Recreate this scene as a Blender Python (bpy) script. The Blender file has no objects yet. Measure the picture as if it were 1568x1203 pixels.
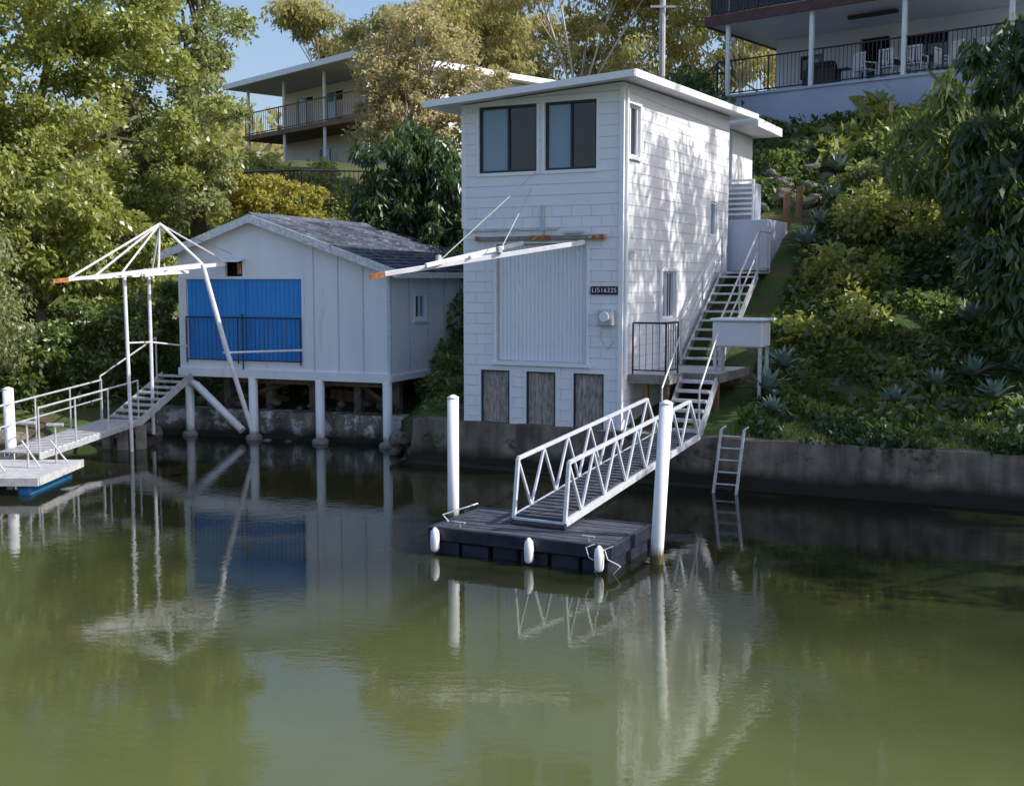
import bpy, bmesh, math, random
import numpy as np
from mathutils import Vector, Matrix
random.seed(7); rng=np.random.default_rng(7)
scene=bpy.context.scene
COL=scene.collection
# ---------------------------------------------------------------- materials
def newmat(name):
    m=bpy.data.materials.new(name); m.use_nodes=True
    nt=m.node_tree; b=nt.nodes['Principled BSDF']; return m,nt,b
def N(nt,t,**k):
    n=nt.nodes.new(t)
    for a,v in k.items(): setattr(n,a,v)
    return n
def c4(c): return (c[0],c[1],c[2],1)
def pm(name,c1,c2,scale=3,rough=.6,bump=.2,c3=None,s3=1.0,t3=.6,stretch=(1,1,1),metal=0,bscale=None,island=0,spec=.4,dist=.01,w3=.08):
    m,nt,b=newmat(name); L=nt.links
    tc=N(nt,'ShaderNodeTexCoord'); mp=N(nt,'ShaderNodeMapping'); mp.inputs['Scale'].default_value=stretch
    L.new(tc.outputs['Object'],mp.inputs[0])
    n=N(nt,'ShaderNodeTexNoise'); n.inputs['Scale'].default_value=scale; n.inputs['Detail'].default_value=5; n.inputs['Roughness'].default_value=.62
    L.new(mp.outputs[0],n.inputs['Vector'])
    r=N(nt,'ShaderNodeValToRGB'); r.color_ramp.elements[0].position=.33; r.color_ramp.elements[1].position=.68
    r.color_ramp.elements[0].color=c4(c1); r.color_ramp.elements[1].color=c4(c2)
    L.new(n.outputs['Fac'],r.inputs[0]); out=r.outputs[0]
    if c3:
        n3=N(nt,'ShaderNodeTexNoise'); n3.inputs['Scale'].default_value=s3; n3.inputs['Detail'].default_value=7; n3.inputs['Roughness'].default_value=.7
        L.new(mp.outputs[0],n3.inputs['Vector'])
        r3=N(nt,'ShaderNodeValToRGB'); r3.color_ramp.elements[0].position=t3; r3.color_ramp.elements[1].position=t3+w3
        r3.color_ramp.elements[0].color=(0,0,0,1); r3.color_ramp.elements[1].color=(1,1,1,1)
        L.new(n3.outputs['Fac'],r3.inputs[0])
        mx=N(nt,'ShaderNodeMixRGB'); L.new(r3.outputs[0],mx.inputs[0]); L.new(out,mx.inputs[1]); mx.inputs[2].default_value=c4(c3); out=mx.outputs[0]
    if island:
        g=N(nt,'ShaderNodeNewGeometry'); mr=N(nt,'ShaderNodeMapRange'); mr.inputs[3].default_value=1-island; mr.inputs[4].default_value=1+island
        L.new(g.outputs['Random Per Island'],mr.inputs[0])
        mm=N(nt,'ShaderNodeVectorMath',operation='SCALE'); L.new(out,mm.inputs[0]); L.new(mr.outputs[0],mm.inputs['Scale']); out=mm.outputs[0]
    L.new(out,b.inputs['Base Color'])
    b.inputs['Roughness'].default_value=rough; b.inputs['Metallic'].default_value=metal
    b.inputs['Specular IOR Level'].default_value=spec
    if bump:
        nb=N(nt,'ShaderNodeTexNoise'); nb.inputs['Scale'].default_value=bscale or scale*6; nb.inputs['Detail'].default_value=4
        L.new(mp.outputs[0],nb.inputs['Vector'])
        bp=N(nt,'ShaderNodeBump'); bp.inputs['Strength'].default_value=bump; bp.inputs['Distance'].default_value=dist
        L.new(nb.outputs['Fac'],bp.inputs['Height']); L.new(bp.outputs[0],b.inputs['Normal'])
    return m
def leafmat(name,cols,trans,fac=.4,gl=.0,rough=.4):
    m,nt,b=newmat(name); L=nt.links; nt.nodes.remove(b)
    g=N(nt,'ShaderNodeNewGeometry'); r=N(nt,'ShaderNodeValToRGB'); cr=r.color_ramp
    while len(cr.elements)<len(cols): cr.elements.new(.5)
    for i,c in enumerate(cols):
        cr.elements[i].position=i/(len(cols)-1); cr.elements[i].color=c4(c)
    L.new(g.outputs['Random Per Island'],r.inputs[0])
    d=N(nt,'ShaderNodeBsdfDiffuse'); L.new(r.outputs[0],d.inputs[0])
    t=N(nt,'ShaderNodeBsdfTranslucent'); t.inputs[0].default_value=c4(trans)
    mx=N(nt,'ShaderNodeMixShader'); mx.inputs[0].default_value=fac
    L.new(d.outputs[0],mx.inputs[1]); L.new(t.outputs[0],mx.inputs[2]); out=mx.outputs[0]
    if gl:
        gs=N(nt,'ShaderNodeBsdfGlossy'); gs.inputs[0].default_value=(.9,.95,1,1); gs.inputs['Roughness'].default_value=rough
        m2=N(nt,'ShaderNodeMixShader'); m2.inputs[0].default_value=gl; L.new(out,m2.inputs[1]); L.new(gs.outputs[0],m2.inputs[2]); out=m2.outputs[0]
    L.new(out,nt.nodes['Material Output'].inputs[0])
    return m
M={}
M['white']=pm('white_paint',(.80,.82,.86),(.86,.875,.905),1.2,.55,.12,(.66,.68,.70),2.2,.62,(1,1,.35),w3=.14)
M['whiteweath']=pm('weathered_white_paint',(.76,.78,.82),(.86,.875,.905),.9,.6,.2,(.48,.485,.48),1.9,.60,(1.6,1.6,.22),w3=.18)
M['trim']=pm('trim_paint',(.80,.82,.85),(.87,.88,.91),3,.5,.08)
M['joint']=pm('joint_grime_lap_shade',(.42,.44,.46),(.66,.68,.71),4,.7,.1,stretch=(1,1,6))  # joint grime; on the weatherboard laps it paints in the shadow gaps
M['peel']=pm('peeling_paint',(.5,.5,.5),(.84,.85,.88),14,.7,.5,(.2,.18,.15),9,.6)
M['blue']=pm('blue_door_paint',(.02,.22,.62),(.03,.29,.74),2,.45,.1,(.02,.15,.45),4,.62,(1,1,.3))
M['slate']=pm('roof_shingle',(.04,.05,.07),(.11,.13,.17),4,.7,.5,(.28,.29,.31),3,.60,island=.5)
M['pipe']=pm('white_pipe',(.62,.63,.65),(.84,.84,.86),5,.4,.1,(.42,.34,.27),7,.66)
M['galv']=pm('galvanised_steel',(.42,.44,.46),(.62,.64,.67),9,.42,.15,(.3,.2,.13),8,.68,metal=.25)
M['alu']=pm('aluminium',(.6,.63,.68),(.76,.79,.83),8,.35,.1,metal=.25)
M['rust']=pm('rusty_steel',(.25,.08,.02),(.5,.22,.07),12,.8,.4,(.6,.55,.5),5,.55)
M['dark']=pm('dark_metal',(.02,.022,.025),(.05,.05,.055),6,.5,.1)
M['float']=pm('float_plastic',(.010,.013,.022),(.028,.034,.055),5,.5,.2,(.09,.09,.09),6,.66)
M['deckd']=pm('dark_deck',(.035,.042,.056),(.08,.09,.112),7,.7,.3)
M['deckw']=pm('pale_deck',(.38,.38,.39),(.55,.55,.55),6,.7,.2,(.22,.2,.17),3,.6)
M['stump']=pm('concrete_stump',(.17,.16,.145),(.32,.3,.27),6,.85,.4)
M['woodold']=pm('weathered_timber',(.16,.14,.12),(.52,.47,.42),26,.85,.6,(.12,.09,.07),18,.58,(1,1,.22))
M['timber']=pm('brown_timber',(.12,.06,.03),(.28,.17,.09),8,.75,.4,stretch=(1,1,.2))
M['interior']=pm('dark_interior',(.02,.02,.02),(.045,.04,.035),3,.9,0)
M['render']=pm('rendered_wall',(.42,.47,.60),(.50,.55,.67),1,.7,.2,(.34,.38,.48),1.3,.62)
M['cream']=pm('cream_wall',(.76,.71,.62),(.82,.78,.69),1,.7,.1)
M['housew']=pm('house_wall_paint',(.62,.64,.68),(.70,.72,.76),1,.7,.1)
M['brown']=pm('brown_fascia',(.06,.025,.025),(.12,.05,.045),4,.5,.1)
M['rock']=pm('rock',(.09,.08,.06),(.26,.23,.19),2,.85,.8,(.06,.07,.03),2,.56,dist=.04,island=.3)
M['soil']=pm('soil_ground',(.05,.038,.022),(.12,.09,.05),1.6,.95,.8,(.055,.10,.02),1.3,.46,dist=.05)
M['bark']=pm('bark',(.08,.065,.05),(.2,.17,.13),5,.9,.7,stretch=(1,1,.25),dist=.03)
M['gumbark']=pm('gum_bark',(.4,.36,.3),(.62,.58,.52),3,.8,.2)
M['tarp']=pm('fender_vinyl',(.80,.80,.80),(.88,.88,.88),4,.45,.05)
M['bluefloat']=pm('blue_float',(.015,.12,.28),(.03,.2,.42),3,.5,.1,(.1,.12,.1),4,.55)
M['black']=pm('sign_black',(.01,.01,.012),(.02,.02,.025),3,.4,0)
def glass(name,c,r=.03,sp=.6):
    m,nt,b=newmat(name); b.inputs['Base Color'].default_value=c4(c); b.inputs['Roughness'].default_value=r; b.inputs['Specular IOR Level'].default_value=sp
    n=N(nt,'ShaderNodeTexNoise'); n.inputs['Scale'].default_value=1.3; bp=N(nt,'ShaderNodeBump'); bp.inputs['Strength'].default_value=.15
    tc=N(nt,'ShaderNodeTexCoord'); nt.links.new(tc.outputs['Object'],n.inputs['Vector']); nt.links.new(n.outputs['Fac'],bp.inputs['Height']); nt.links.new(bp.outputs[0],b.inputs['Normal'])
    return m
M['glass']=glass('dark_glass',(.014,.018,.026)); M['glassl']=glass('curtained_glass',(.17,.27,.38))
def concrete(name,a,bc,c3,t3,lo=.55,zt=.10):
    m=pm(name,a,bc,1.8,.9,.45,c3,2.2,t3,(1,1,1.2),dist=.02,bscale=14)
    nt=m.node_tree; L=nt.links; b=nt.nodes['Principled BSDF']; src=b.inputs['Base Color'].links[0].from_socket
    g=N(nt,'ShaderNodeNewGeometry'); sp=N(nt,'ShaderNodeSeparateXYZ'); L.new(g.outputs['Position'],sp.inputs[0])
    mp=N(nt,'ShaderNodeMapping'); mp.inputs['Scale'].default_value=(3.5,3.5,.5); L.new(g.outputs['Position'],mp.inputs[0])
    ns=N(nt,'ShaderNodeTexNoise'); ns.inputs['Scale'].default_value=1.2; ns.inputs['Detail'].default_value=5; L.new(mp.outputs[0],ns.inputs['Vector'])
    ms=N(nt,'ShaderNodeMapRange'); ms.inputs[1].default_value=.35; ms.inputs[2].default_value=.65; ms.inputs[3].default_value=lo; ms.inputs[4].default_value=1.15; L.new(ns.outputs['Fac'],ms.inputs[0])
    sc=N(nt,'ShaderNodeVectorMath',operation='SCALE'); L.new(src,sc.inputs[0]); L.new(ms.outputs[0],sc.inputs['Scale'])
    n=N(nt,'ShaderNodeTexNoise'); n.inputs['Scale'].default_value=1.6; n.inputs['Detail'].default_value=5; L.new(g.outputs['Position'],n.inputs['Vector'])
    ad=N(nt,'ShaderNodeMath',operation='MULTIPLY_ADD'); ad.inputs[1].default_value=-.3; L.new(n.outputs['Fac'],ad.inputs[0]); L.new(sp.outputs[2],ad.inputs[2])
    mr=N(nt,'ShaderNodeMapRange'); mr.inputs[1].default_value=zt-.05; mr.inputs[2].default_value=zt+.16; L.new(ad.outputs[0],mr.inputs[0])
    mx=N(nt,'ShaderNodeMixRGB'); L.new(mr.outputs[0],mx.inputs[0]); mx.inputs[1].default_value=(.022,.020,.013,1); L.new(sc.outputs[0],mx.inputs[2])
    L.new(mx.outputs[0],b.inputs['Base Color']); return m
M['conc']=concrete('seawall_concrete',(.13,.112,.088),(.25,.22,.175),(.065,.06,.035),.56,lo=.45)
M['concw']=concrete('painted_seawall',(.13,.115,.09),(.26,.24,.2),(.66,.66,.64),.5,zt=.0)
# ---------------------------------------------------------------- builders
def empty(name,loc):
    e=bpy.data.objects.new(name,None); e.location=loc; e.empty_display_size=.3; COL.objects.link(e); return e
def par(o,e):
    if e is not None:
        o.parent=e; o.matrix_parent_inverse=Matrix.Translation(-Vector(e.location))
class B:
    def __init__(s): s.v=[]; s.f=[]
    def hexa(s,p):
        i=len(s.v); s.v+=[tuple(q) for q in p]
        s.f+=[(i,i+1,i+2,i+3),(i+4,i+7,i+6,i+5),(i,i+4,i+5,i+1),(i+1,i+5,i+6,i+2),(i+2,i+6,i+7,i+3),(i+3,i+7,i+4,i)]
    def box(s,F,a0,a1,b0,b1,z0,z1):
        s.hexa([F(a0,b0,z0),F(a1,b0,z0),F(a1,b1,z0),F(a0,b1,z0),F(a0,b0,z1),F(a1,b0,z1),F(a1,b1,z1),F(a0,b1,z1)])
    def beam(s,p,q,w,h=None):
        h=h or w; p=Vector(p);q=Vector(q); d=(q-p).normalized(); u=Vector((0,0,1))
        if abs(d.z)>.95: u=Vector((.454,.891,0))
        a=d.cross(u).normalized()*w/2; b=a.cross(d).normalized()*h/2
        s.hexa([p-a-b,p+a-b,p+a+b,p-a+b,q-a-b,q+a-b,q+a+b,q-a+b])
    def tube(s,pts,r,n=10,cap=True):
        pts=[Vector(p) for p in pts]
        if not hasattr(r,'__len__'): r=[r]*len(pts)
        i0=len(s.v); prev=None
        for k,p in enumerate(pts):
            d=(pts[min(k+1,len(pts)-1)]-pts[max(k-1,0)]).normalized()
            if prev is None:
                a=d.orthogonal().normalized()
            else: a=(prev-d*prev.dot(d)).normalized()
            prev=a; b=d.cross(a)
            for j in range(n):
                t=2*math.pi*j/n; s.v.append(tuple(p+(a*math.cos(t)+b*math.sin(t))*r[k]))
        for k in range(len(pts)-1):
            for j in range(n):
                a=i0+k*n+j; b=i0+k*n+(j+1)%n; s.f.append((a,b,b+n,a+n))
        if cap:
            s.f.append(tuple(i0+j for j in range(n))[::-1]); s.f.append(tuple(i0+(len(pts)-1)*n+j for j in range(n)))
    def make(s,name,mat,e=None,bevel=0,smooth=False):
        me=bpy.data.meshes.new(name); me.from_pydata(s.v,[],s.f)
        bm=bmesh.new(); bm.from_mesh(me); bmesh.ops.recalc_face_normals(bm,faces=bm.faces); bm.to_mesh(me); bm.free()
        me.materials.append(M[mat] if isinstance(mat,str) else mat)
        if smooth:
            for p in me.polygons: p.use_smooth=len(p.vertices)==4
        o=bpy.data.objects.new(name,me); COL.objects.link(o); par(o,e)
        if bevel:
            m=o.modifiers.new('b','BEVEL'); m.width=bevel; m.segments=1; m.limit_method='ANGLE'
        return o
def frame(o,deg):
    a=math.radians(deg); c,s=math.cos(a),math.sin(a)
    return lambda x,y,z: (o[0]-c*x+s*y, o[1]+s*x+c*y, z)
def wall(b,F,a0,a1,z0,z1,ops,d0,d1,side=False):
    xs=sorted({a0,a1}|{o[0] for o in ops}|{o[1] for o in ops}); zs=sorted({z0,z1}|{o[2] for o in ops}|{o[3] for o in ops})
    for i in range(len(xs)-1):
        for j in range(len(zs)-1):
            cx=(xs[i]+xs[i+1])/2; cz=(zs[j]+zs[j+1])/2
            if any(o[0]<cx<o[1] and o[2]<cz<o[3] for o in ops): continue
            if side: b.box(F,d0,d1,xs[i],xs[i+1],zs[j],zs[j+1])
            else: b.box(F,xs[i],xs[i+1],d0,d1,zs[j],zs[j+1])
def strips(b,F,a0,a1,z,h,ops,d0,d1,side=False):
    iv=[(a0,a1)]
    for o in ops:
        if o[2]-.06<z<o[3]+.05:
            n=[]
            for (p,q) in iv:
                if o[0]-.05>=q or o[1]+.05<=p: n.append((p,q)); continue
                if p<o[0]-.05: n.append((p,o[0]-.05))
                if q>o[1]+.05: n.append((o[1]+.05,q))
            iv=n
    for p,q in iv:
        if side: b.box(F,d0,d1,p,q,z,z+h)
        else: b.box(F,p,q,d0,d1,z,z+h)
def window(e,F,a0,a1,z0,z1,d,panes,side=False,fm='trim'):
    fr=B(); t=.045
    bx=(lambda bb,p,q,dd0,dd1,u,v: bb.box(F,dd0,dd1,p,q,u,v)) if side else (lambda bb,p,q,dd0,dd1,u,v: bb.box(F,p,q,dd0,dd1,u,v))
    bx(fr,a0,a1,d-.02,d+.05,z0,z0+t); bx(fr,a0,a1,d-.02,d+.05,z1-t,z1)
    bx(fr,a0,a0+t,d-.02,d+.05,z0+t,z1-t); bx(fr,a1-t,a1,d-.02,d+.05,z0+t,z1-t)
    n=len(panes); w=(a1-a0-2*t)/n
    for i,pn in enumerate(panes):
        if i: bx(fr,a0+t+i*w-.02,a0+t+i*w+.02,d-.012,d+.045,z0+t,z1-t)
        g=B(); bx(g,a0+t+i*w+.001,a0+t+(i+1)*w-.001,d+.02,d+.03,z0+t,z1-t); g.make('pane',pn,e)
    fr.make('window_frame',fm,e)
# ---------------------------------------------------------------- terrain
SH=[(-90,-8),(-60,5),(-30,19),(-14,23.5),(-10,25.5),(-8,27.4),(-2.6,25.3),(-1.9,22.75),(3.63,19.8),(8.1,17.8),(30,7),(80,-20),(160,-60)]
SHQ=[x-.2588*y for x,y in SH]
BZ=([-90,-17,-15.1,-9.15,-7.79,60],[.25,.25,.42,.45,.83,.85])
PM=[0,3,6.5,10,16,22,60,150,400]; PZ=[0,.6,2.6,4.4,7.3,7.9,10,16,24]
def hh(x,y):
    q=x-.2588*y; ys=np.interp(q,SHQ,[p[1] for p in SH]); m=(y-ys)/.966
    n=(np.sin(x*1.7+y*.6)*.5+np.sin(x*.7-y*1.3+1)+np.sin(x*2.9+y*2.3)*.3)*.09*np.clip(m/3,0,1)
    return np.interp(q,BZ[0],BZ[1])+np.interp(m,PM,PZ)+n, m
def terrain():
    qs=np.unique(np.concatenate([np.linspace(-88,-26,30),np.arange(-26,16,.3),np.linspace(16,170,40),np.array(SHQ)]))
    ms=np.concatenate([[.14],np.arange(.4,24,.4),np.linspace(24,60,20),np.linspace(65,400,30)])
    xs=np.interp(qs,SHQ,[p[0] for p in SH]); ys=np.interp(qs,SHQ,[p[1] for p in SH])
    V=[];F=[]
    nm=len(ms)+1
    for i in range(len(qs)):
        if qs[i]<-15.3: V.append((xs[i]-.1,ys[i]-.35,-1.0))
        else: V.append((xs[i]+.045,ys[i]+.17,-1.0))
        Y=ys[i]+ms*.966; X=xs[i]+(Y-ys[i])*.2588
        Z,_=hh(X,Y+1e-6)
        V+=list(zip(X,Y,Z))
    for i in range(len(qs)-1):
        for j in range(nm-1):
            a=i*nm+j; F.append((a,a+nm,a+nm+1,a+1))
    me=bpy.data.meshes.new('hillside_ground'); me.from_pydata([tuple(map(float,v)) for v in V],[],F); me.materials.append(M['soil'])
    for p in me.polygons: p.use_smooth=True
    o=bpy.data.objects.new('hillside_ground',me); COL.objects.link(o)
terrain()
def water():
    m,nt,b=newmat('murky_water'); L=nt.links
    tc=N(nt,'ShaderNodeTexCoord'); n=N(nt,'ShaderNodeTexNoise'); n.inputs['Scale'].default_value=.16; n.inputs['Detail'].default_value=4
    L.new(tc.outputs['Object'],n.inputs['Vector'])
    # bank shade painted into the colour: dark near shore, lighter and siltier mid-river
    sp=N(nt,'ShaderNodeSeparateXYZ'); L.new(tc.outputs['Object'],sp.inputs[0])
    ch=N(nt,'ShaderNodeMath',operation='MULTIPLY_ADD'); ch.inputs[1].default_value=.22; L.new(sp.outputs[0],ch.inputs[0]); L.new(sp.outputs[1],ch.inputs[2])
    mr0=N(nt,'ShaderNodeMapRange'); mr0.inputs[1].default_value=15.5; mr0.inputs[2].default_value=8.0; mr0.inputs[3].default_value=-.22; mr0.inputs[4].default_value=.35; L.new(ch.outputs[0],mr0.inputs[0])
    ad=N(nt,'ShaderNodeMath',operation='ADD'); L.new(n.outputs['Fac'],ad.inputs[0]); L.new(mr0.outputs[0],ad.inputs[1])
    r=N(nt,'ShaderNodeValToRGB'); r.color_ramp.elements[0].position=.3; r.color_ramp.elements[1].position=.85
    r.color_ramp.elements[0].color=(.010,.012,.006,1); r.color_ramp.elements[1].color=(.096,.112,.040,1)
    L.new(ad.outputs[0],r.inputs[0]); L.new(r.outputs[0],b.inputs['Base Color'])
    b.inputs['Roughness'].default_value=.012; b.inputs['IOR'].default_value=1.48; b.inputs['Specular IOR Level'].default_value=.5
    mp=N(nt,'ShaderNodeMapping'); mp.inputs['Scale'].default_value=(1,1.7,1); mp.inputs['Rotation'].default_value=(0,0,.25); L.new(tc.outputs['Object'],mp.inputs[0])
    n1=N(nt,'ShaderNodeTexNoise'); n1.inputs['Scale'].default_value=3.9; n1.inputs['Detail'].default_value=4; n1.inputs['Roughness'].default_value=.58; L.new(mp.outputs[0],n1.inputs['Vector'])
    n2=N(nt,'ShaderNodeTexNoise'); n2.inputs['Scale'].default_value=.45; n2.inputs['Detail'].default_value=2; L.new(tc.outputs['Object'],n2.inputs['Vector'])
    mr=N(nt,'ShaderNodeMapRange'); mr.inputs[1].default_value=.42; mr.inputs[2].default_value=.68; mr.inputs[3].default_value=.25; mr.inputs[4].default_value=1; L.new(n2.outputs['Fac'],mr.inputs[0])
    mu=N(nt,'ShaderNodeMath',operation='MULTIPLY'); L.new(n1.outputs['Fac'],mu.inputs[0]); L.new(mr.outputs[0],mu.inputs[1])
    bp=N(nt,'ShaderNodeBump'); bp.inputs['Strength'].default_value=.3; bp.inputs['Distance'].default_value=.012
    L.new(mu.outputs[0],bp.inputs['Height']); L.new(bp.outputs[0],b.inputs['Normal'])
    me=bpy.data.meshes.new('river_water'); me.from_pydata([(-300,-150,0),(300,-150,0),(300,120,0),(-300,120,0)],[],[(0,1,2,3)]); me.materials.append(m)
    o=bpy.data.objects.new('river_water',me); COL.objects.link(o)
water()
def seawall(name,pts,z1,mat,th=.35,seg=.3,am=1):
    b=B(); P=[]
    for i in range(len(pts)-1):
        p,q=Vector(pts[i]),Vector(pts[i+1]); n=max(1,int((q-p).length/seg)); n=min(n,60)
        for k in range(n): P.append(p.lerp(q,k/n))
    P.append(Vector(pts[-1]))
    rows=[(-1,-.12),(.0,-.07),(.3,-.05),(.6,-.02),(z1,0)]
    NN=[]
    for i in range(len(P)):
        d=(P[min(i+1,len(P)-1)]-P[max(i-1,0)]).normalized(); NN.append(Vector((-d.y,d.x)))
    for i,p in enumerate(P):
        n=NN[i]
        for z,o in rows:
            if z>z1: z=z1-.01
            oo=o+am*(.008*math.sin(i*2.3+z*9)+.006*math.sin(i*5.1-z*17))
            zz=z+(.012*math.sin(i*1.9)+.008*math.sin(i*4.7) if z==z1 else 0)
            b.v.append((p.x+n.x*oo,p.y+n.y*oo,zz))
        b.v.append((p.x+n.x*th,p.y+n.y*th,z1+.02)); b.v.append((p.x+n.x*th,p.y+n.y*th,-1))
    R=len(rows)+2
    for i in range(len(P)-1):
        for j in range(R-1):
            a=i*R+j; b.f.append((a,a+R,a+R+1,a+1))
    return b.make(name,mat)
seawall('concrete_seawall',[(-1.45,24.6),(-1.98,22.72),(3.63,19.72),(8.1,17.72),(30,6.9),(60,-10)],.87,'conc')
seawall('painted_retaining_wall',[(-8.6,27.0),(-1.7,24.75)],.62,'concw',am=3)
b=B(); F=frame((1.99,20.8),27.4)
b.box(F,-2.2,4.3,-.42,-.1,-.6,.05); b.make('seawall_footing','conc',bevel=.03)
# ---------------------------------------------------------------- tower
T=frame((1.99,20.8),27)
def tower():
    e=empty('tower_boathouse',(1.99,20.8,.78)); W=3.29; Ld=6.62; z0=.78; zt=6.9
    fo=[(.51,1.55,5.63,6.87),(1.71,2.94,5.63,6.87),(.69,2.57,2.07,4.29),(.34,.94,.845,1.89),(1.32,1.92,.845,1.89),(2.29,2.90,.845,1.89)]
    so=[(.10,.80,5.86,6.79),(2.03,2.94,2.85,3.79),(5.3,5.75,4.6,5.35)]
    b=B(); wall(b,T,0,W,z0,zt,fo,0,.14)
    wall(b,T,.14,Ld,z0,zt,so,0,.14,side=True)
    b.box(T,W-.14,W,.14,Ld,z0,zt); b.box(T,.14,W-.14,Ld-.14,Ld,z0,zt)
    zr,zl,zb=7.13,6.93,.2
    b.hexa([T(0,0,zt),T(W,0,zt),T(W,Ld,zt),T(0,Ld,zt),T(0,0,zr),T(W,0,zl),T(W,Ld,zl+zb),T(0,Ld,zr+zb)])
    b.make('walls','white',e)
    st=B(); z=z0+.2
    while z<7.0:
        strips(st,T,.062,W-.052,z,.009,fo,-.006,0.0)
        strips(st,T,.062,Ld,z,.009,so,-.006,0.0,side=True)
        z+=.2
    st.make('weatherboard_laps','joint',e)  # darker strips draw the shade line under each board
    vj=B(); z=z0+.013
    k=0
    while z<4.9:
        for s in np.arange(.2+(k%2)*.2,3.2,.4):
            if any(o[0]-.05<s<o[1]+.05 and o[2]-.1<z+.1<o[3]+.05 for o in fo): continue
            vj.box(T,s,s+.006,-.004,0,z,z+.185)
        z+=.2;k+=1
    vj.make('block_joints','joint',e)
    cb=B(); cb.box(T,-.025,.06,-.03,.0,z0,7.12); cb.box(T,-.025,-.0,.0,.06,z0,7.12); cb.box(T,W-.05,W+.02,-.025,0,4.6,6.93); cb.make('corner_boards','trim',e)
    ib=B(); ib.box(T,.3,W-.2,1.2,1.25,z0,6.8); ib.box(T,.75,.8,.4,Ld-.3,z0,6.8); ib.box(T,.2,W-.2,.2,1.2,5.2,5.25); ib.make('interior','interior',e)
    window(e,T,.51,1.55,5.63,6.87,.05,['glass','glassl'],fm='dark'); window(e,T,1.71,2.94,5.63,6.87,.05,['glass','glassl'],fm='dark')
    window(e,T,.10,.80,5.86,6.79,.05,['glass','glass'],side=True); window(e,T,2.03,2.94,2.85,3.79,.05,['glass','glass'],side=True); window(e,T,5.3,5.75,4.6,5.35,.05,['glassl'],side=True)
    cs=B()
    for (a0,a1,u,v) in fo[:2]:
        cs.box(T,a0-.05,a1+.05,-.03,-.002,u-.06,u); cs.box(T,a0-.05,a0,-.025,-.002,u,v); cs.box(T,a1,a1+.05,-.025,-.002,u,v)
    for (a0,a1,u,v) in so[:2]:
        cs.box(T,-.05,-.002,a0-.05,a1+.05,u-.06,u); cs.box(T,-.03,-.002,a0-.05,a0,u,v); cs.box(T,-.03,-.002,a1,a1+.05,u,v); cs.box(T,-.04,-.002,a0-.06,a1+.06,v,v+.05)
    cs.make('window_casings','trim',e)
    bb=B()
    for i in range(6): bb.box(T,.0,.012,2.15+i*.14,2.165+i*.14,2.9,3.74)
    bb.make('window_bars','trim',e)
    d=B(); d.box(T,.70,2.56,.06,.09,2.08,4.28)
    n=22
    for i in range(n):
        s=.71+i*(1.84/n); d.box(T,s,s+.045,.038,.06,2.09,4.27)
    d.make('ribbed_door','white',e)
    df=B(); df.box(T,.64,.69,-.03,.05,2.02,4.33); df.box(T,2.57,2.62,-.03,.05,2.02,4.33); df.box(T,.69,2.57,-.03,.05,4.29,4.34); df.box(T,.6,2.66,-.06,.02,2.0,2.065); df.make('door_frame','trim',e)
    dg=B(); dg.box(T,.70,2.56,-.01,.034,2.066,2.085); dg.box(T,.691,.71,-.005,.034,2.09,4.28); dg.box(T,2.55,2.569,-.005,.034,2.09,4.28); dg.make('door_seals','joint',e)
    for a0,a1 in ((.34,.94),(1.32,1.92),(2.29,2.90)):
        x=B(); nn=4; w=(a1-a0-.04)/nn
        for i in range(nn): x.box(T,a0+.02+i*w+.003,a0+.02+(i+1)*w-.003,.04+.003*(i%2),.08,.87,1.87)
        x.make('timber_hatch','woodold',e)
        y=B(); y.box(T,a0,a0+.02,-.01,.08,.85,1.89); y.box(T,a1-.02,a1,-.01,.08,.85,1.89); y.box(T,a0+.02,a1-.02,-.01,.08,1.87,1.89); y.box(T,a0+.02,a1-.02,-.01,.06,.85,.868); y.make('hatch_frame','dark',e)
    r=B(); ol,of,orr,ob=.55,.5,.38,.9
    def rz(s,dd): return 7.16-(s/W)*.2+dd*.03
    def rp(s,dd,o): return T(s,dd,rz(s,dd)+o)
    def slab(bb,s0,s1,d0,d1,o0,o1):
        bb.hexa([rp(s0,d0,o0),rp(s1,d0,o0),rp(s1,d1,o0),rp(s0,d1,o0),rp(s0,d0,o1),rp(s1,d0,o1),rp(s1,d1,o1),rp(s0,d1,o1)])
    slab(r,-orr,W+ol,-of,Ld+ob,0,.03); slab(r,-orr-.03,W+ol+.03,-of-.03,-of,-.05,.07); slab(r,-orr-.05,-orr,-of,Ld+ob,-.06,.07); slab(r,W+ol,W+ol+.04,-of,Ld+ob,-.05,.06)
    n=int((W+ol+orr)/.15)
    for i in range(n): slab(r,-orr+.05+i*.15,-orr+.09+i*.15,-of+.02,Ld+ob-.02,.03,.055)
    r.make('skillion_roof','trim',e)
    rr=B(); rr.box(T,-.4,W+.2,7.6,9.9,7.22,7.42); rr.box(T,0.3,W,7.9,9.7,3.2,7.2); rr.make('rear_room','white',e)
    an=B(); an.box(T,-.9,.25,6.75,8.6,2.5,5.0); an.make('annex','render',e,bevel=.01)
    lv=B()
    for i in range(6): lv.box(T,-.46,.2,6.97,7.03,5.12+i*.12,5.17+i*.12)
    lv.box(T,-.5,-.46,6.95,7.05,5.0,5.9); lv.box(T,.2,.24,6.95,7.05,5.0,5.9); lv.box(T,-.5,.24,6.95,7.05,5.9,5.94); lv.make('louvres','trim',e)
    lb=B(); lb.box(T,-.5,.3,7.1,7.6,5.0,5.85); lb.make('utility_cupboard','render',e)
    hb=B(); hb.box(T,.32,2.96,-.11,-.032,4.36,4.43); hb.make('door_track','stump',e)
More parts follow.
